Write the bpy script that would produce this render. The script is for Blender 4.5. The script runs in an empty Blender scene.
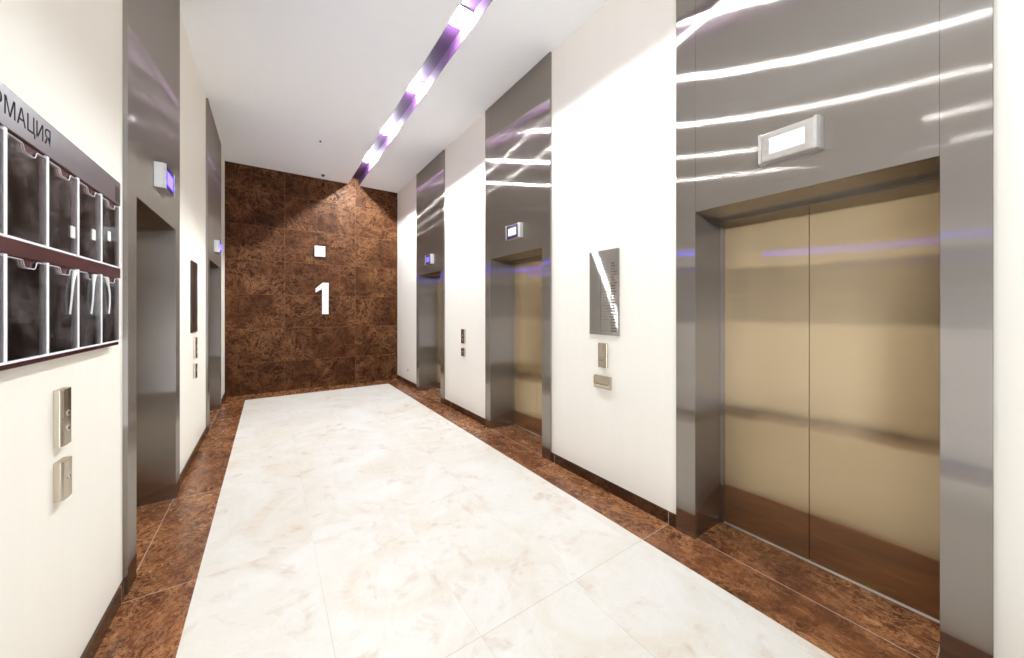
import bpy, bmesh, math, random
from mathutils import Vector
C = bpy.context.scene.collection
PI = math.pi
rnd = random.Random(7)

# ------------------------------------------------------------------ dimensions (metres)
EYE = 1.46
XR, XL = 2.257, -0.619          # wall faces
FR, FL = 2.237, -0.599          # faces of the steel lift surrounds
YB = 7.611                      # marble end wall
Y0 = -1.3                       # open end of the hall, added behind the viewer to let fill light in
ZC = 3.97                       # ceiling
BR, BL, BB = 1.957, -0.325, 7.189   # edges of the cream floor
SX0, SX1 = 1.29, 1.49           # ceiling channel
LINTEL = 2.087

# ------------------------------------------------------------------ node helpers
def new_mat(name):
    m = bpy.data.materials.new(name); m.use_nodes = True
    nt = m.node_tree
    for n in list(nt.nodes): nt.nodes.remove(n)
    out = nt.nodes.new('ShaderNodeOutputMaterial')
    return m, nt, out
def N(nt, kind, **kw):
    n = nt.nodes.new('ShaderNode' + kind)
    for k, v in kw.items(): setattr(n, k, v)
    return n
def L(nt, a, b): nt.links.new(a, b)
def setin(n, **kw):
    for k, v in kw.items(): n.inputs[k.replace('_', ' ')].default_value = v
def math_(nt, op, a, b=None, c=None):
    n = N(nt, 'Math', operation=op)
    for i, x in enumerate((a, b, c)):
        if x is None: continue
        if isinstance(x, (int, float)): n.inputs[i].default_value = x
        else: L(nt, x, n.inputs[i])
    return n.outputs[0]
def mixc(nt, fac, a, b, mode='MIX'):
    n = N(nt, 'Mix', data_type='RGBA', blend_type=mode)
    for s, x in ((n.inputs[0], fac), (n.inputs[6], a), (n.inputs[7], b)):
        if isinstance(x, (int, float)): s.default_value = x
        elif isinstance(x, tuple): s.default_value = (*x, 1)
        else: L(nt, x, s)
    return n.outputs[2]
def ramp(nt, fac, stops):
    n = N(nt, 'ValToRGB')
    cr = n.color_ramp
    while len(cr.elements) < len(stops): cr.elements.new(0.5)
    for e, (p, c) in zip(cr.elements, stops):
        e.position = p; e.color = (*c, 1) if isinstance(c, tuple) else (c, c, c, 1)
    L(nt, fac, n.inputs[0])
    return n.outputs[0]
def noise(nt, vec, scale, detail=6, rough=0.55, dist=0.0):
    n = N(nt, 'TexNoise'); setin(n, Scale=scale, Detail=detail, Roughness=rough, Distortion=dist)
    L(nt, vec, n.inputs['Vector']); return n
def principled(nt, out, **kw):
    p = N(nt, 'BsdfPrincipled')
    for k, v in kw.items():
        k = k.replace('_', ' ')
        if isinstance(v, tuple): p.inputs[k].default_value = (*v, 1) if len(v) == 3 else v
        elif isinstance(v, (int, float)): p.inputs[k].default_value = v
        else: L(nt, v, p.inputs[k])
    L(nt, p.outputs[0], out.inputs[0]); return p

def simple(name, col, rough=0.5, metal=0.0, spec=0.5, var=0.06, scale=30, **kw):
    m, nt, out = new_mat(name)
    g = N(nt, 'NewGeometry')
    n = noise(nt, g.outputs['Position'], scale, 3)
    lo = tuple(max(0, c * (1 - var)) for c in col); hi = tuple(min(1, c * (1 + var)) for c in col)
    c = ramp(nt, n.outputs[0], [(0.3, lo), (0.7, hi)])
    p = principled(nt, out, Base_Color=c, Roughness=rough, Metallic=metal, Specular_IOR_Level=spec, **kw)
    return m
def emit(name, col, strength):
    m, nt, out = new_mat(name)
    e = N(nt, 'Emission'); e.inputs[0].default_value = (*col, 1); e.inputs[1].default_value = strength
    L(nt, e.outputs[0], out.inputs[0]); return m

def brushed(name, col, rough=0.23, aniso=-0.6, streak=1.0):
    """satin steel: fine grain runs along V of the UV map, highlights spread along U"""
    m, nt, out = new_mat(name)
    t = N(nt, 'Tangent', direction_type='UV_MAP')
    uv = N(nt, 'UVMap')
    mp = N(nt, 'Mapping'); mp.inputs['Scale'].default_value = (260, 2.0, 1)
    L(nt, uv.outputs[0], mp.inputs[0])
    n = noise(nt, mp.outputs[0], 1.0, 4)
    mp2 = N(nt, 'Mapping'); mp2.inputs['Scale'].default_value = (3.0, 1.2, 1)
    L(nt, uv.outputs[0], mp2.inputs[0])
    n2 = noise(nt, mp2.outputs[0], 1.0, 2)
    c = ramp(nt, n.outputs[0], [(0.25, tuple(x * 0.94 for x in col)), (0.75, tuple(min(1, x * 1.05) for x in col))])
    g = N(nt, 'BsdfAnisotropic', distribution='MULTI_GGX')
    L(nt, c, g.inputs['Color'])
    r = math_(nt, 'ADD', math_(nt, 'MULTIPLY', n.outputs[0], 0.05), rough - 0.025)
    L(nt, r, g.inputs['Roughness'])
    g.inputs['Anisotropy'].default_value = aniso
    L(nt, t.outputs[0], g.inputs['Tangent'])
    b = N(nt, 'Bump'); b.inputs['Strength'].default_value = 0.10 * streak; b.inputs['Distance'].default_value = 0.02
    L(nt, n2.outputs[0], b.inputs['Height']); L(nt, b.outputs[0], g.inputs['Normal'])
    L(nt, g.outputs[0], out.inputs[0])
    return m

def line_mask(nt, coord, c, w):
    return math_(nt, 'LESS_THAN', math_(nt, 'ABSOLUTE', math_(nt, 'SUBTRACT', coord, c)), w)
def grid_mask(nt, coord, origin, pitch, w):
    s = math_(nt, 'DIVIDE', math_(nt, 'SUBTRACT', coord, origin), pitch)
    f = math_(nt, 'SUBTRACT', s, math_(nt, 'ROUND', s))
    return math_(nt, 'LESS_THAN', math_(nt, 'ABSOLUTE', f), w / pitch), math_(nt, 'FLOOR', s)
def ridge(nt, fac, width):
    """1 on the level line of a noise, falling to 0 at +-width"""
    d = math_(nt, 'ABSOLUTE', math_(nt, 'SUBTRACT', fac, 0.5))
    return math_(nt, 'MAXIMUM', math_(nt, 'SUBTRACT', 1.0, math_(nt, 'DIVIDE', d, width)), 0.0)

def brown_marble(name, gain, axes, pitch_a, pitch_b, extra=(), stretch=(1, 1, 1), rough=0.22, grout=(0.55, 0.42, 0.35), gw=0.0022, vein=1.0, msc=6.0, spec=0.45):
    """axes: (index, origin) of the two tile directions"""
    m, nt, out = new_mat(name)
    g = N(nt, 'NewGeometry'); sep = N(nt, 'SeparateXYZ'); L(nt, g.outputs['Position'], sep.inputs[0])
    ma, ia = grid_mask(nt, sep.outputs[axes[0][0]], axes[0][1], pitch_a, gw)
    mb, ib = grid_mask(nt, sep.outputs[axes[1][0]], axes[1][1], pitch_b, gw)
    wn = N(nt, 'TexWhiteNoise', noise_dimensions='2D')
    cb = N(nt, 'CombineXYZ'); L(nt, ia, cb.inputs[0]); L(nt, ib, cb.inputs[1]); L(nt, cb.outputs[0], wn.inputs['Vector'])
    off = N(nt, 'VectorMath', operation='SCALE'); L(nt, wn.outputs['Color'], off.inputs[0]); off.inputs['Scale'].default_value = 9.0
    mp = N(nt, 'Mapping'); mp.inputs['Scale'].default_value = stretch; L(nt, g.outputs['Position'], mp.inputs[0])
    add = N(nt, 'VectorMath', operation='ADD'); L(nt, mp.outputs[0], add.inputs[0]); L(nt, off.outputs[0], add.inputs[1])
    P = add.outputs[0]
    big = noise(nt, P, 1.7, 5, 0.6, 0.8)
    mid = noise(nt, P, msc, 8, 0.68, 1.2)
    fine = noise(nt, P, 16.0, 8, 0.7, 1.0)
    base = ramp(nt, mid.outputs[0], [(0.28, (0.028 * gain, 0.0085 * gain, 0.0038 * gain)), (0.50, (0.082 * gain, 0.0255 * gain, 0.0095 * gain)), (0.72, (0.165 * gain, 0.060 * gain, 0.022 * gain))])
    base = mixc(nt, 0.55, base, ramp(nt, fine.outputs[0], [(0.3, 0.35), (0.72, 1.0)]), 'MULTIPLY')
    r1 = noise(nt, P, msc * 0.85, 10, 0.74, 1.0); r2 = noise(nt, P, msc * 2.2, 9, 0.74, 1.2)
    v = math_(nt, 'MAXIMUM', ridge(nt, r1.outputs[0], 0.030), math_(nt, 'MULTIPLY', ridge(nt, r2.outputs[0], 0.035), 0.8))
    patch = ramp(nt, big.outputs[0], [(0.36, 0.12), (0.62, 1.0)])
    v = math_(nt, 'MULTIPLY', math_(nt, 'MULTIPLY', v, patch), 0.75 * vein)
    col = mixc(nt, v, base, (min(1, 0.40 * gain), min(1, 0.195 * gain), min(1, 0.082 * gain)))
    gm = math_(nt, 'MAXIMUM', ma, mb)
    for ax, c in extra: gm = math_(nt, 'MAXIMUM', gm, line_mask(nt, sep.outputs[ax], c, gw * 1.3))
    col = mixc(nt, math_(nt, 'MULTIPLY', gm, 0.75), col, grout)
    rr = math_(nt, 'ADD', math_(nt, 'MULTIPLY', fine.outputs[0], 0.16), rough - 0.08)
    p = principled(nt, out, Base_Color=col, Roughness=rr, Specular_IOR_Level=spec)
    b = N(nt, 'Bump'); b.inputs['Strength'].default_value = 0.05; b.inputs['Distance'].default_value = 0.004
    L(nt, fine.outputs[0], b.inputs['Height']); L(nt, b.outputs[0], p.inputs['Normal'])
    return m

def cream_marble(name):
    m, nt, out = new_mat(name)
    g = N(nt, 'NewGeometry'); sep = N(nt, 'SeparateXYZ'); L(nt, g.outputs['Position'], sep.inputs[0])
    ma, ia = grid_mask(nt, sep.outputs[0], BL, 0.5535, 0.0013)
    mb, ib = grid_mask(nt, sep.outputs[1], 1.379, 1.17, 0.0016)
    wn = N(nt, 'TexWhiteNoise', noise_dimensions='2D')
    cb = N(nt, 'CombineXYZ'); L(nt, ia, cb.inputs[0]); L(nt, ib, cb.inputs[1]); L(nt, cb.outputs[0], wn.inputs['Vector'])
    off = N(nt, 'VectorMath', operation='SCALE'); L(nt, wn.outputs['Color'], off.inputs[0]); off.inputs['Scale'].default_value = 0.25
    add = N(nt, 'VectorMath', operation='ADD'); L(nt, g.outputs['Position'], add.inputs[0]); L(nt, off.outputs[0], add.inputs[1])
    P = add.outputs[0]
    a = noise(nt, P, 1.5, 8, 0.66, 1.1); b = noise(nt, P, 2.9, 9, 0.66, 1.5); c = noise(nt, P, 2.4, 7, 0.6, 2.0); d = noise(nt, P, 9, 6, 0.6, 1.0)
    base = ramp(nt, a.outputs[0], [(0.30, (0.79, 0.765, 0.72)), (0.48, (0.75, 0.712, 0.65)), (0.62, (0.72, 0.66, 0.57)), (0.74, (0.69, 0.60, 0.49))])
    peach = ramp(nt, b.outputs[0], [(0.50, 0.0), (0.72, 1.0)])
    where = ramp(nt, c.outputs[0], [(0.46, 0.0), (0.60, 1.0)])
    col = mixc(nt, math_(nt, 'MULTIPLY', math_(nt, 'MULTIPLY', peach, where), 0.85), base, (0.56, 0.40, 0.27))
    vein = math_(nt, 'MULTIPLY', math_(nt, 'MULTIPLY', ridge(nt, b.outputs[0], 0.02), ramp(nt, d.outputs[0], [(0.45, 0.0), (0.65, 1.0)])), 0.30)
    col = mixc(nt, vein, col, (0.60, 0.52, 0.44))
    vw = math_(nt, 'MULTIPLY', math_(nt, 'MULTIPLY', ridge(nt, c.outputs[0], 0.03), where), 0.5)
    col = mixc(nt, vw, col, (0.88, 0.87, 0.85))
    # joints: the cross joints are crisp, the long ones almost closed
    gm = math_(nt, 'MULTIPLY', math_(nt, 'MAXIMUM', ma, mb), ramp(nt, noise(nt, g.outputs['Position'], 0.8, 2).outputs[0], [(0.42, 0.02), (0.62, 0.45)]))
    gm = math_(nt, 'MAXIMUM', gm, math_(nt, 'MULTIPLY', line_mask(nt, sep.outputs[1], 1.379, 0.0016), 0.55))
    col = mixc(nt, gm, col, (0.38, 0.33, 0.28))
    principled(nt, out, Base_Color=col, Roughness=0.42, Specular_IOR_Level=0.2)
    return m

def paint(name, col, rough=0.75):
    m, nt, out = new_mat(name)
    g = N(nt, 'NewGeometry')
    mp = N(nt, 'Mapping'); mp.inputs['Scale'].default_value = (14, 14, 0.6); L(nt, g.outputs['Position'], mp.inputs[0])
    n = noise(nt, mp.outputs[0], 1.0, 4)
    n2 = noise(nt, g.outputs['Position'], 160, 2)
    c = ramp(nt, n.outputs[0], [(0.3, tuple(x * 0.99 for x in col)), (0.7, tuple(min(1, x * 1.005) for x in col))])
    p = principled(nt, out, Base_Color=c, Roughness=rough, Specular_IOR_Level=0.25)
    b = N(nt, 'Bump'); b.inputs['Strength'].default_value = 0.06; b.inputs['Distance'].default_value = 0.002
    L(nt, n2.outputs[0], b.inputs['Height']); L(nt, b.outputs[0], p.inputs['Normal'])
    return m

M = {}
M['wall'] = paint('cream_wall_paint', (0.905, 0.86, 0.77))
M['ceiling'] = paint('white_ceiling_paint', (0.955, 0.96, 0.955))
M['cream'] = cream_marble('cream_marble_floor')
M['border'] = brown_marble('brown_marble_floor', 1.9, ((1, 1.379), (0, -50.0)), 1.17, 100.0, extra=((0, 2.25), (0, -0.612)), stretch=(1.15, 0.8, 1), rough=0.26, vein=0.9, msc=6.5, spec=0.30)
M['backmarble'] = brown_marble('brown_marble_wall', 0.74, ((0, 0.23), (2, 0.54)), 1.19, 0.6, rough=0.45, grout=(0.22, 0.10, 0.045), vein=0.9, msc=3.2, spec=0.07)
M['skirt'] = brown_marble('brown_marble_skirting', 0.5, ((1, 1.379), (2, -50.0)), 1.17, 100.0, rough=0.25)
STEEL = (0.37, 0.332, 0.298)
M['steel'] = brushed('brushed_steel', STEEL, 0.195, -0.918)
M['door'] = brushed('brushed_steel_door', (0.60, 0.465, 0.295), 0.20, -0.915)
M['plate'] = brushed('brushed_steel_plate', (0.60, 0.53, 0.44), 0.26, -0.3)
M['directory'] = brushed('horizontal_brushed_steel', (0.62, 0.60, 0.58), 0.20, -0.965, 0.2)
M['silver'] = simple('satin_silver', (0.74, 0.73, 0.72), 0.30, 1.0)
M['capwhite'] = simple('pale_silver_cap', (0.62, 0.60, 0.57), 0.35, 0.5)
M['darkframe'] = simple('dark_violet_bezel', (0.055, 0.035, 0.10), 0.25)
M['black'] = simple('black_print', (0.006, 0.005, 0.006), 0.8, spec=0.05)
M['print'] = simple('brown_print', (0.13, 0.085, 0.055), 0.5)
M['plum'] = simple('plum_gloss_panel', (0.074, 0.023, 0.028), 0.24, var=0.15, scale=6)
M['darkplate'] = simple('dark_grazing_plate', (0.040, 0.022, 0.020), 0.3)  # steel directory at a grazing angle, its dark reflection put into the colour
M['strip'] = simple('sheen_plum_strip', (0.080, 0.045, 0.048), 0.42, var=0.05, scale=6)  # paler than the panel: the header's reflected sheen is in the colour
M['edge'] = simple('frosted_acrylic_edge', (0.90, 0.90, 0.93), 0.4, var=0.01)
M['white'] = simple('white_plastic', (0.85, 0.84, 0.81), 0.4)
M['channel'] = simple('violet_tinted_channel', (0.052, 0.018, 0.064), 0.45)  # violet tint of the lamps put into the channel's colour
M['lampbase'] = simple('white_lamp_base', (0.85, 0.85, 0.87), 0.4)
POWER = {0.50: 1080, 1.70: 1230, 2.88: 1520, 4.07: 2000, 5.28: 3100, 6.45: 3800}
for _y, _p in POWER.items(): M['bulb', _y] = emit('lit_lamp', (0.89, 0.955, 1.0), _p * 2.75)
M['screen'] = emit('lit_white_screen', (0.90, 0.90, 1.0), 0.72)
M['violet'] = emit('lit_violet_screen', (0.24, 0.19, 1.0), 0.75)
M['lilac'] = emit('lit_lilac_screen', (0.0080, 0.0055, 1.0), 48.0)
M['dark'] = simple('dark_metal', (0.03, 0.027, 0.025), 0.4, 0.6)

# clear acrylic of the leaflet pockets, over plum backing with faint scratches
def acrylic():
    m, nt, out = new_mat('scratched_clear_acrylic')
    g = N(nt, 'NewGeometry')
    n = noise(nt, g.outputs['Position'], 26, 8, 0.7, 2.0)
    n2 = noise(nt, g.outputs['Position'], 7, 5, 0.6, 1.0)
    v = math_(nt, 'MULTIPLY', ridge(nt, n.outputs[0], 0.03), ramp(nt, n2.outputs[0], [(0.42, 0.0), (0.7, 1.0)]))
    haze = math_(nt, 'MULTIPLY', v, 0.3)
    tr = N(nt, 'BsdfTransparent'); tr.inputs[0].default_value = (0.93, 0.92, 0.93, 1)
    df = N(nt, 'BsdfDiffuse'); df.inputs[0].default_value = (0.75, 0.68, 0.68, 1)
    gl = N(nt, 'BsdfGlossy'); gl.inputs['Roughness'].default_value = 0.06
    fr = N(nt, 'Fresnel'); fr.inputs[0].default_value = 1.16
    a = N(nt, 'MixShader'); L(nt, fr.outputs[0], a.inputs[0]); L(nt, tr.outputs[0], a.inputs[1]); L(nt, gl.outputs[0], a.inputs[2])
    b = N(nt, 'MixShader'); L(nt, math_(nt, 'ADD', haze, 0.004), b.inputs[0]); L(nt, a.outputs[0], b.inputs[1]); L(nt, df.outputs[0], b.inputs[2])
    L(nt, b.outputs[0], out.inputs[0]); return m
M['clear'] = acrylic()

# ------------------------------------------------------------------ mesh helpers
def add_box(bm, x0, x1, y0, y1, z0, z1, bevel=0.0):
    t = bmesh.new()
    vs = [t.verts.new((x, y, z)) for x in (x0, x1) for y in (y0, y1) for z in (z0, z1)]
    for f in ((0, 1, 3, 2), (4, 6, 7, 5), (0, 4, 5, 1), (2, 3, 7, 6), (0, 2, 6, 4), (1, 5, 7, 3)):
        t.faces.new([vs[i] for i in f])
    if bevel: bmesh.ops.bevel(t, geom=t.edges[:], offset=bevel, segments=2, affect='EDGES', profile=0.5)
    bmesh.ops.recalc_face_normals(t, faces=t.faces[:])
    merge(bm, t)
def merge(bm, t):
    me = bpy.data.meshes.new('tmp'); t.to_mesh(me); t.free(); bm.from_mesh(me); bpy.data.meshes.remove(me)
def box(*a, bevel=0.0):
    bm = bmesh.new(); add_box(bm, *a, bevel=bevel); return bm
def add_prism(bm, pts, axis, a, b, bevel=0.0):
    """extrude a 2-D outline along an axis; pts are the two remaining coordinates in xyz order"""
    t = bmesh.new()
    def v(p, h):
        c = list(p); c.insert(axis, h); return t.verts.new(c)
    A = [v(p, a) for p in pts]; B = [v(p, b) for p in pts]
    t.faces.new(A); t.faces.new(B[::-1])
    n = len(pts)
    for i in range(n): t.faces.new((A[i], B[i], B[(i + 1) % n], A[(i + 1) % n]))
    bmesh.ops.recalc_face_normals(t, faces=t.faces[:])
    if bevel:
        bmesh.ops.bevel(t, geom=t.edges[:], offset=bevel, segments=2, affect='EDGES', profile=0.5)
    merge(bm, t)
def prism(*a, **k):
    bm = bmesh.new(); add_prism(bm, *a, **k); return bm
def add_lathe(bm, prof, origin, axis, seg=24):
    """revolve (radius, height) pairs round axis 0/1/2 through origin"""
    t = bmesh.new(); rings = []
    o = Vector(origin)
    for r, h in prof:
        ring = []
        for k in range(seg):
            an = 2 * PI * k / seg
            p = [r * math.cos(an), r * math.sin(an)]; p.insert(axis, h)
            ring.append(t.verts.new(o + Vector(p)))
        rings.append(ring)
    for a, b in zip(rings, rings[1:]):
        for k in range(seg): t.faces.new((a[k], a[(k + 1) % seg], b[(k + 1) % seg], b[k]))
    t.faces.new(rings[0]); t.faces.new(rings[-1])
    bmesh.ops.recalc_face_normals(t, faces=t.faces[:])
    merge(bm, t)
def lathe(*a, **k):
    bm = bmesh.new(); add_lathe(bm, *a, **k); return bm
def add_tube(bm, pts, r, seg=10):
    t = bmesh.new(); rings = []
    pts = [Vector(p) for p in pts]
    for i, p in enumerate(pts):
        d = (pts[min(i + 1, len(pts) - 1)] - pts[max(i - 1, 0)]).normalized()
        u = d.orthogonal().normalized() if abs(d.z) > 0.95 else d.cross(Vector((0, 0, 1))).normalized()
        w = d.cross(u)
        rr = r[i] if isinstance(r, (list, tuple)) else r
        rings.append([t.verts.new(p + rr * (math.cos(2 * PI * k / seg) * u + math.sin(2 * PI * k / seg) * w)) for k in range(seg)])
    for a, b in zip(rings, rings[1:]):
        for k in range(seg): t.faces.new((a[k], a[(k + 1) % seg], b[(k + 1) % seg], b[k]))
    t.faces.new(rings[0]); t.faces.new(rings[-1])
    bmesh.ops.recalc_face_normals(t, faces=t.faces[:])
    merge(bm, t)

def obj(name, bm, mat, parent=None, smooth=False, swap=False):
    """link one mesh; its UVs run across (u) and up (v) every face; swap turns the grain"""
    uvl = bm.loops.layers.uv.new('UVMap')
    for f in bm.faces:
        n = f.normal; ax, ay, az = abs(n.x), abs(n.y), abs(n.z)
        for lp in f.loops:
            p = lp.vert.co
            if az >= ax and az >= ay: uv = (p.y, p.x)
            elif ax >= ay: uv = (p.y, p.z)
            else: uv = (p.x, p.z)
            lp[uvl].uv = (uv[1], uv[0]) if swap else uv
        f.smooth = smooth
    me = bpy.data.meshes.new(name); bm.to_mesh(me); bm.free()
    me.materials.append(mat)
    o = bpy.data.objects.new(name, me); C.objects.link(o)
    if parent: o.parent = parent
    return o
def tag(o, label, cat, group=None):
    o['label'] = label; o['category'] = cat; o['kind'] = 'thing'
    if group: o['group'] = group
    return o
def thing(name, label, cat, loc=(0, 0, 0), rotz=0.0, group=None):
    o = bpy.data.objects.new(name, None); C.objects.link(o); o.empty_display_size = 0.1
    o.location = loc; o.rotation_euler = (0, 0, rotz)
    return tag(o, label, cat, group)
def struct(name, bm, mat, label=None):
    o = obj(name, bm, mat); o['kind'] = 'structure'
    if label: o['label'] = label
    return o
def dup(root, loc, rotz, label, group=None):
    r = root.copy(); C.objects.link(r); r.location = loc; r.rotation_euler = (0, 0, rotz); r['label'] = label
    if group: r['group'] = group
    for ch in list(root.children):
        c = ch.copy(); C.objects.link(c); c.parent = r
        for g in list(ch.children):
            d = g.copy(); C.objects.link(d); d.parent = c
    return r

# ------------------------------------------------------------------ the lifts: (side, centre, half opening, half outer)
LIFTS_R = [(0.6935, 0.498, 0.6265), (3.225, 0.498, 0.6225), (5.748, 0.492, 0.6225)]
LIFTS_L = [(3.25, 0.495, 0.636), (6.17, 0.56, 0.70)]
DEPTH = 0.345

# ------------------------------------------------------------------ shell
def wall_pieces(x0, x1, lifts):
    bm = bmesh.new(); y = Y0
    for c, ho, hw in lifts:
        add_box(bm, x0, x1, y, c - hw, 0, ZC); y = c + hw
    add_box(bm, x0, x1, y, YB, 0, ZC); return bm
struct('wall_right', wall_pieces(XR, XR + 0.4, LIFTS_R), M['wall'])
struct('wall_left', wall_pieces(XL - 0.4, XL, LIFTS_L), M['wall'])
struct('wall_back', box(XL - 0.4, XR + 0.4, YB, YB + 0.2, 0, ZC + 0.16), M['backmarble'], 'end wall of dark brown veined marble tiles')
bm = bmesh.new()
add_box(bm, XL - 0.4, SX0, Y0, YB, ZC, ZC + 0.16); add_box(bm, SX1, XR + 0.4, Y0, YB, ZC, ZC + 0.16)
struct('ceiling', bm, M['ceiling'])
# violet channel that carries the spotlights
bm = bmesh.new()
add_box(bm, SX0, SX1, Y0, YB, ZC + 0.13, ZC + 0.16)
add_box(bm, SX0, SX0 + 0.004, Y0, YB, ZC + 0.002, ZC + 0.13); add_box(bm, SX1 - 0.004, SX1, Y0, YB, ZC + 0.002, ZC + 0.13)
struct('trim_1', bm, M['channel'], 'violet recessed channel along the ceiling')
# floor: cream field and brown border with the thresholds of the lifts
struct('floor', box(BL, BR, Y0, BB, -0.1, 0), M['cream'], 'polished cream marble floor')
bm = bmesh.new()
add_box(bm, BR, XR + 0.4, Y0, YB, -0.1, 0)
struct('trim_2', bm, M['border'], 'brown marble floor border on the right')
bm = bmesh.new(); add_box(bm, XL - 0.4, BL, Y0, YB, -0.1, 0)
struct('trim_3', bm, M['border'], 'brown marble floor border on the left')
bm = bmesh.new(); add_box(bm, BL, BR, BB, YB, -0.1, 0)
struct('trim_4', bm, M['border'], 'brown marble floor border along the end wall')
def skirts(x0, x1, lifts):
    bm = bmesh.new(); y = Y0
    for c, ho, hw in lifts:
        add_box(bm, x0, x1, y, c - hw - 0.001, 0, 0.085, bevel=0.002); y = c + hw + 0.001
    add_box(bm, x0, x1, y, YB, 0, 0.085, bevel=0.002); return bm
struct('added_wall', box(0.75, XR + 0.4, Y0 - 0.15, Y0, 0, ZC), M['backmarble'], 'marble wall added behind the viewer to darken reflections')  # unseen wall added to keep the steel door reveals dark
struct('baseboard_right', skirts(XR - 0.012, XR, LIFTS_R), M['skirt'])
struct('baseboard_left', skirts(XL, XL + 0.012, LIFTS_L), M['skirt'])

# ------------------------------------------------------------------ lift entrances (local x points out of the wall)
def lift(label, loc, rotz, ho, hw, meet=0.0):
    t = thing('elevator_entrance', label, 'elevator', loc, rotz, 'steel elevator entrances of the hall')
    for s in (-1, 1):
        a, b = sorted((s * ho, s * hw))
        obj('jamb', box(-DEPTH - 0.04, 0, a, b, 0, ZC - 0.004, bevel=0.0018), M['steel'], t)
    obj('header', box(-DEPTH - 0.04, -0.001, -ho, ho, LINTEL, ZC - 0.004, bevel=0.0018), M['steel'], t)
    bm = bmesh.new()
    for s in (-1, 1):
        a, b = sorted((s * ho, s * (ho - 0.022)))
        add_box(bm, -DEPTH + 0.001, -DEPTH + 0.022, a, b, 0.006, LINTEL, bevel=0.001)
    add_box(bm, -DEPTH + 0.001, -DEPTH + 0.022, -ho + 0.022, ho - 0.022, LINTEL - 0.022, LINTEL, bevel=0.001)
    obj('door_frame', bm, M['steel'], t)
    for s in (-1, 1):
        a, b = sorted((meet + s * 0.0015, s * ho))
        obj('door_panel', box(-DEPTH - 0.03, -DEPTH, a, b, 0.008, LINTEL - 0.001, bevel=0.0015), M['door'], t)
    obj('door_gap_backing', box(-DEPTH - 0.040, -DEPTH - 0.0301, meet - 0.012, meet + 0.012, 0.008, LINTEL), M['dark'], t)  # dark backing added so no light shows through the door gap
    bm = bmesh.new()
    for k in range(2): add_box(bm, -DEPTH - 0.03 + 0.002, -DEPTH + 0.002 + 0.007 * k, -ho, ho, 0, 0.0065 - 0.003 * k, bevel=0.0004)
    obj('sill', bm, M['silver'], t)
    return t
lift('widest and nearest steel elevator with closed cream-tinted doors, on the right', (FR, LIFTS_R[0][0], 0), PI, *LIFTS_R[0][1:], -0.016)
lift('middle of the three steel elevators on the right wall, beyond the steel directory', (FR, LIFTS_R[1][0], 0), PI, *LIFTS_R[1][1:], -0.016)
lift('narrow far steel elevator on the right wall, beside the brown marble wall', (FR, LIFTS_R[2][0], 0), PI, *LIFTS_R[2][1:], -0.016)
lift('steel elevator on the left wall just past the plum information board', (FL, LIFTS_L[0][0], 0), 0, *LIFTS_L[0][1:])
lift('thin sliver of steel elevator on the left wall by the brown marble wall', (FL, LIFTS_L[1][0], 0), 0, *LIFTS_L[1][1:])

# ------------------------------------------------------------------ floor indicators above the doors
def indicator(name, label, loc, rotz, screen, bezel, group):
    t = thing(name, label, 'display', loc, rotz, group)
    d, w, h = 0.055, 0.135, 0.076
    obj('housing', box(0, d - 0.006, -w + 0.022, w - 0.022, -h, h, bevel=0.003), M['silver'], t)
    for s in (-1, 1):
        y0, y1 = s * (w - 0.024), s * w
        pts = [(0, y0), (d, y0), (d, s * (w - 0.012)), (d * 0.72, s * (w - 0.003)), (0, y1)]
        if s < 0: pts = pts[::-1]
        obj('end_cap', prism(pts, 2, -h - 0.003, h + 0.003, bevel=0.0015), M['capwhite'], t)
    obj('screen_frame', box(d - 0.007, d - 0.002, -w + 0.026, w - 0.026, -h + 0.004, h - 0.004, bevel=0.001), bezel, t)
    obj('screen', box(d - 0.004, d - 0.0005, -0.076, 0.076, -0.042, 0.042, bevel=0.0005), screen, t)['label'] = 'lit screen'
    return t
G = 'lit floor indicators above the elevator doors'
indicator('floor_indicator', 'largest floor indicator with white lit screen above the nearest elevator doors', (FR, 0.6935, 2.33), PI, M['screen'], M['silver'], G)
indicator('floor_indicator', 'small floor indicator with white lit screen above the middle right elevator', (FR, 3.175, 2.32), PI, M['screen'], M['darkframe'], G)
indicator('floor_indicator', 'small violet-lit floor indicator above the far right elevator', (FR, 5.66, 2.31), PI, M['violet'], M['darkframe'], G)
indicator('floor_indicator', 'lilac-lit floor indicator above the elevator beside the information board', (FL, 3.235, 2.32), 0, M['lilac'], M['darkframe'], G)
indicator('floor_indicator', 'tiny lilac floor indicator on the left elevator by the marble wall', (FL, 6.17, 2.31), 0, M['lilac'], M['darkframe'], G)

# ------------------------------------------------------------------ call panels
def bow_plate(w, h, d):
    h2, c = h / 2, 0.010
    pts = [(-0.002, -w / 2), (d * 0.72, -w / 2), (d * 0.93, -w / 2 + c * 0.35), (d, -w / 2 + c), (d * 1.06, 0), (d, w / 2 - c), (d * 0.93, w / 2 - c * 0.35), (d * 0.72, w / 2), (-0.002, w / 2)]
    return prism(pts[::-1], 2, -h2, h2, bevel=0.001)
def call_panel(label, loc, rotz, w, h, d, group):
    t = thing('wall_mounted_call_panel', label, 'call panel', loc, rotz, group)
    obj('plate', bow_plate(w, h, d), M['plate'], t)
    yb = 0.0
    for z in (0.012, -0.042):
        b = obj('call_button', lathe([(0.0115, d - 0.004), (0.0115, d + 0.0022), (0.0095, d + 0.0032), (0.004, d + 0.0033)], (0, yb, z), 0), M['silver'], t)
        obj('button_face', lathe([(0.0065, d + 0.002), (0.0065, d + 0.0038), (0.003, d + 0.0040)], (0, yb, z), 0, seg=16), M['dark'], b)
    return t
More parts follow.
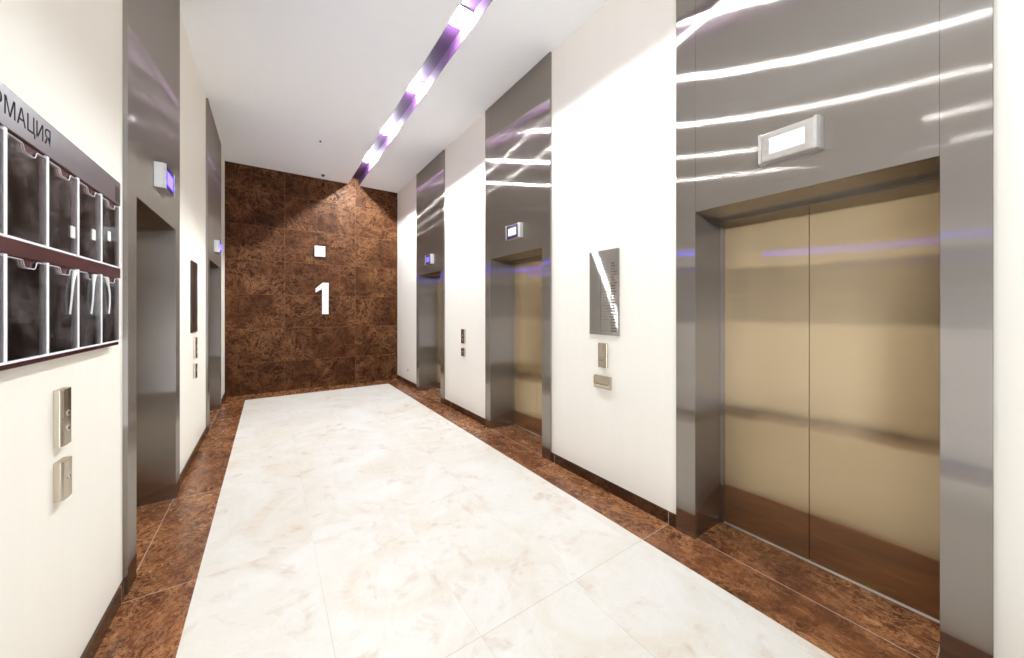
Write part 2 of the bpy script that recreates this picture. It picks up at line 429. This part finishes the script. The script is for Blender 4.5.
def key_panel(label, loc, rotz, w, h, d, group):
    t = thing('key_switch_panel', label, 'switch panel', loc, rotz, group)
    obj('plate', bow_plate(w, h, d), M['plate'], t)
    k = obj('key_lock', lathe([(0.011, d - 0.004), (0.011, d + 0.003), (0.008, d + 0.004)], (0, 0, 0.008), 0, seg=18), M['silver'], t)
    obj('key_slot', box(d + 0.0035, d + 0.0052, -0.0012, 0.0012, 0.002, 0.014), M['dark'], k)
    return t
GC, GK = 'elevator call panels', 'small key switch panels below the call panels'
call_panel('steel call panel with two round buttons below the information board', (XL, 1.948, 1.080), 0, 0.074, 0.200, 0.022, GC)
key_panel('square steel key switch panel, lower on the wall below the information board', (XL, 1.948, 0.858), 0, 0.074, 0.136, 0.024, GK)
call_panel('thin-looking call panel on left wall below the dark slim directory', (XL, 4.67, 1.09), 0, 0.080, 0.205, 0.024, GC)
key_panel('lower small key switch panel on left wall, between the two left elevators', (XL, 4.67, 0.86), 0, 0.080, 0.140, 0.024, GK)
call_panel('narrow steel call panel with two buttons just under the steel directory', (XR, 1.955, 1.092), PI, 0.092, 0.200, 0.020, GC)
call_panel('tiny dark call panel between the middle and far right elevators', (XR, 4.475, 1.095), PI, 0.100, 0.200, 0.024, GC)
key_panel('tiny dark key switch panel below the call panel of the far right elevators', (XR, 4.475, 0.872), PI, 0.100, 0.112, 0.024, GK)
# wedge-fronted box under the directory
t = thing('wall_mounted_card_reader', 'wide steel wedge box under the narrow call panel on right wall', 'card reader', (XR, 1.957, 0.872), PI)
obj('casing', prism([(-0.002, -0.052), (0.016, -0.052), (0.027, -0.040), (0.031, -0.008), (0.027, 0.052), (-0.002, 0.052)], 1, -0.083, 0.083, bevel=0.002), M['plate'], t)
obj('lip', box(0.029, 0.0325, -0.070, 0.070, -0.016, -0.012, bevel=0.0008), M['dark'], t)

# ------------------------------------------------------------------ floor directories
def directory(label, loc, rotz, face, ink, seed):
    r = random.Random(seed)
    t = thing('floor_directory_sign', label, 'directory', loc, rotz, 'steel floor directories on the side walls')
    obj('panel', box(0, 0.014, -0.151, 0.151, -0.345, 0.345, bevel=0.0012), face, t, swap=True)
    bm, bm2 = bmesh.new(), bmesh.new()
    for k in range(25):
        z = 0.232 - 0.0225 * k
        add_box(bm, 0.0135, 0.0146, -0.034, -0.022, z - 0.0055, z + 0.0055)
        add_box(bm2, 0.0135, 0.0142, -0.012, r.uniform(0.02, 0.066), z - 0.0012, z + 0.0012)
        y = 0.076
        for q in range(r.randint(2, 3)):
            w = r.uniform(0.012, 0.022)
            if y + w > 0.136: break
            add_box(bm2, 0.0135, 0.0144, y, y + w, z - 0.0058, z + 0.0058); y += w + 0.003
    obj('floor_numbers', bm, ink, t); obj('tenant_list', bm2, M['print'], t)
    return t
directory('polished steel floor directory with diagonal glare on the white right wall', (XR, 1.947, 1.604), PI, M['directory'], M['print'], 3)
dl = directory('slim dark directory seen edge-on on the white left wall', (XL, 4.64, 1.59), 0, M['darkplate'], M['black'], 5)

# ------------------------------------------------------------------ information board
BY0, BY1, BZ0, BZ1 = 0.60, 2.433, 1.299, 2.062
t = thing('information_board', 'plum information board with clear leaflet pockets on the left wall', 'notice board', (XL, 1.5, 1.30))
def B(bm_or, name, mat, parent=t, **k):
    return obj(name, bm_or, mat, parent, **k)
oy, oz = -1.5, -1.30
def lb(x0, x1, y0, y1, z0, z1, bevel=0.0): return box(x0, x1, y0 + oy, y1 + oy, z0 + oz, z1 + oz, bevel=bevel)
B(lb(0.004, 0.029, BY0, BY1, BZ0, BZ1, 0.001), 'back_panel', M['plum'])
B(lb(0.028, 0.036, BY0, BY1, 1.953, BZ1, 0.001), 'header_strip', M['strip'])
B(lb(0.028, 0.036, BY0, BY1, 1.612, 1.660, 0.001), 'middle_strip', M['plum'])
B(lb(0.004, 0.030, BY0, BY1, BZ0 - 0.001, 1.318, 0.001), 'bottom_strip', M['plum'])
cols = [2.4295 - 0.2195 * (8 - k) for k in range(9)]
for k, y in enumerate(cols):
    for z0, z1 in ((1.664, 1.952), (1.320, 1.614)):
        B(lb(0.0285, 0.0355, y - 0.0075, y + 0.0075, z0, z1, 0.001), 'divider', M['edge'])
for z in (1.660, 1.318):
    B(lb(0.0340, 0.039, BY0, BY1, z - 0.0035, z + 0.0035, 0.001), 'shelf_rail', M['edge'])
for k in range(8):
    ya, yb = cols[k] + 0.0075, cols[k + 1] - 0.0075
    for z0, z1 in ((1.664, 1.948), (1.322, 1.612)):
        # clear sheet with a finger notch in its top edge
        w = yb - ya; c = ya + w * 0.56; hn = 0.035; dn = 0.022
        top = z1 - 0.006
        pts = [(ya, z0), (yb, z0), (yb, top), (c + hn + 0.006, top), (c + hn, top - 0.004), (c + hn - 0.004, top - dn + 0.006), (c + hn - 0.012, top - dn), (c - hn + 0.012, top - dn), (c - hn + 0.004, top - dn + 0.006), (c - hn, top - 0.004), (c - hn - 0.006, top), (ya, top)]
        p = B(prism([(a + oy, b + oz) for a, b in pts], 0, 0.032, 0.0345), 'leaflet_pocket', M['clear'])
        # bright cut edge along the notch
        bm = bmesh.new()
        add_tube(bm, [(0.0335, a + oy, b + oz) for a, b in pts[2:]], 0.0011, 6)
        B(bm, 'pocket_edge', M['edge'], p)
for k, yc in enumerate((1.940, 2.122, 2.287)):
    # small white plates in the upper row, long curved white bars in the lower row
    bm = bmesh.new()
    zc = (1.742, 1.765, 1.788)[k]
    add_box(bm, 0.035, 0.039, yc - 0.015, yc + 0.012, zc - 0.022, zc + 0.020, bevel=0.0008)
    for v in bm.verts: v.co.y += oy; v.co.z += oz
    B(bm, 'white_plate', M['white'])
    ya, yb = ((1.956, 1.915), (2.126, 2.098), (2.252, 2.282))[k]
    pts = []
    for i in range(17):
        f = i / 16
        pts.append((0.037 + 0.004 * math.sin(PI * f), yb + (ya - yb) * f ** 3 + oy, 1.446 + 0.156 * f + oz))
    bm = bmesh.new(); add_tube(bm, pts, [0.0028 + 0.0050 * (i / 16) ** 5 for i in range(17)], 8)
    B(bm, 'curved_bar', M['white'])
def text_mesh(s, size, depth):
    cu = bpy.data.curves.new('lettering', 'FONT'); cu.body = s; cu.size = size; cu.extrude = depth
    cu.align_x = 'RIGHT'
    o = bpy.data.objects.new('lettering', cu); C.objects.link(o)
    bpy.context.view_layer.update()
    dg = bpy.context.evaluated_depsgraph_get()
    me = bpy.data.meshes.new_from_object(o.evaluated_get(dg))
    bpy.data.objects.remove(o); bpy.data.curves.remove(cu)
    return me
me = text_mesh('ИНФОРМАЦИЯ', 0.070, 0.0003)
bm = bmesh.new(); bm.from_mesh(me); bpy.data.meshes.remove(me)
xs = [v.co.x for v in bm.verts]; wid = max(xs) - min(xs); mx = max(xs)
for v in bm.verts:       # text x runs along +y of the board, text y up
    x, y, z = v.co
    v.co = (0.0361 + z, 1.784 + (x - mx) * (0.495 / wid) + oy, 1.987 + y + oz)
B(bm, 'lettering', M['black'])
bm = bmesh.new()
for k in range(7):
    for q in range(3):
        add_box(bm, 0.0358, 0.0365, 2.366 + 0.019 * q + oy, 2.366 + 0.019 * q + 0.014 + oy, 1.965 + 0.010 * k + oz, 1.9705 + 0.010 * k + oz)
B(bm, 'small_print', M['black'])

# ------------------------------------------------------------------ things on the end wall
one = prism([(0.836, 1.988), (0.938, 1.988), (0.938, 1.388), (0.828, 1.388), (0.828, 1.868), (0.719, 1.800), (0.719, 1.872)], 1, -0.022, -0.004, bevel=0.002)
for v in one.verts: v.co.x -= 0.83; v.co.z -= 1.39
o = obj('floor_number_sign', one, M['white']); o.location = (0.83, YB + 0.002, 1.39)
tag(o, 'large white number 1 on the brown marble end wall', 'number sign')
t = thing('wall_mounted_box', 'small white square box on the marble wall above the number', 'box', (0.788, YB, 2.577))
obj('casing', box(-0.088, 0.088, -0.060, 0, -0.100, 0.100, bevel=0.008), M['white'], t)
obj('back_plate', box(-0.080, 0.080, -0.006, 0, -0.106, 0.092, bevel=0.002), M['dark'], t)
t = thing('ceiling_sprinkler', 'tiny dark sprinkler on the ceiling in front of the marble wall', 'sprinkler', (0.82, 7.38, ZC))
obj('collar', lathe([(0.034, 0.001), (0.034, -0.005), (0.02, -0.009)], (0, 0, 0), 2), M['dark'], t)
obj('nozzle', lathe([(0.010, -0.008), (0.010, -0.020), (0.020, -0.022), (0.020, -0.025)], (0, 0, 0), 2, seg=16), M['dark'], t)
t = thing('smoke_sensor', 'small grey dot-like sensor on the ceiling left of the light channel', 'sensor', (0.62, 5.9, ZC))
obj('base', lathe([(0.020, 0), (0.020, -0.006)], (0, 0, 0), 2, seg=18), M['white'], t)
obj('nozzle', lathe([(0.010, -0.005), (0.012, -0.022), (0.006, -0.026)], (0, 0, 0), 2, seg=14), M['dark'], t)
t = thing('wall_socket', 'small white wall socket low on right wall near the marble wall', 'socket', (XR, 6.89, 0.285), PI)
obj('plate', box(0, 0.008, -0.042, 0.042, -0.042, 0.042, bevel=0.003), M['white'], t)
bm = bmesh.new(); add_lathe(bm, [(0.022, 0.0079), (0.022, 0.0084)], (0, 0, 0), 0, seg=20)
obj('outlet', bm, M['dark'], t)

# ------------------------------------------------------------------ twin spotlights in the channel
LAMPS = list(POWER)
LL = {2.88: 'twin spotlight in the violet channel, the one nearest the viewer in view', 4.07: 'twin spotlight in the violet channel, second one from the viewer',
      5.28: 'twin spotlight in the violet channel, third one from the viewer', 6.45: 'twin spotlight in the violet channel, the one closest to the marble wall'}
cx = (SX0 + SX1) / 2
src = None
for y in LAMPS:
    t = thing('ceiling_spotlight', LL.get(y, 'twin spotlight in the violet channel, above or behind the viewer'), 'ceiling light', (cx, y, ZC), 0, 'lit twin spotlights in the ceiling channel')
    bm = box(-0.094, 0.094, -0.115, 0.115, 0.120, 0.129)
    for s in (-1, 1): add_box(bm, s * 0.091 - 0.003, s * 0.091 + 0.003, -0.115, 0.115, 0.075, 0.122)
    obj('glare_tray', bm, M['lampbase'], t)  # white tray added to widen the lamp's bright glare
    for s in (-1, 1):
        obj('lamp_holder', lathe([(0.016, 0.121), (0.016, 0.104), (0.009, 0.101)], (0, s * 0.038, 0), 2, seg=18), M['lampbase'], t)
        obj('bulb', lathe([(0.012 * math.sin(a * PI / 12) + 1e-4, 0.090 - 0.012 * math.cos(a * PI / 12)) for a in range(13)], (0, s * 0.038, 0), 2, seg=20), M['bulb', y], t, smooth=True)

# ------------------------------------------------------------------ added fill light through the open end of the hall
w = bpy.data.worlds.new('World'); bpy.context.scene.world = w; w.use_nodes = True
nt = w.node_tree; bg = nt.nodes['Background']
tc = N(nt, 'TexCoord'); sp = N(nt, 'SeparateXYZ'); L(nt, tc.outputs['Generated'], sp.inputs[0])
# fill light added below the horizon to lift the ceiling, dimmer above
L(nt, ramp(nt, math_(nt, 'ADD', math_(nt, 'MULTIPLY', sp.outputs[2], 0.5), 0.5), [(0.47, (3.0, 3.25, 3.6)), (0.53, (1.25, 1.4, 1.6))]), bg.inputs[0])
bg.inputs[1].default_value = 1.0

# ------------------------------------------------------------------ camera
cam = bpy.data.cameras.new('Camera'); co = bpy.data.objects.new('Camera', cam); C.objects.link(co)
F = 352.7
cam.sensor_fit = 'HORIZONTAL'; cam.sensor_width = 36.0; cam.lens = 36.0 * F / 1024
cam.shift_y = -(329 - 310.35) / 1024
cam.clip_start = 0.02
co.location = (0, 0, EYE); co.rotation_euler = (PI / 2, 0, -math.radians(34.517))
sc = bpy.context.scene; sc.camera = co
sc.view_settings.view_transform = 'Standard'; sc.view_settings.look = 'None'
sc.view_settings.gamma = 1.0; sc.view_settings.use_curve_mapping = False
sc.view_settings.exposure = 0.84
sc.cycles.max_bounces = 12; sc.cycles.diffuse_bounces = 6; sc.cycles.glossy_bounces = 5; sc.cycles.transparent_max_bounces = 12
sc.cycles.sample_clamp_indirect = 8.0
sc.cycles.use_denoising = True
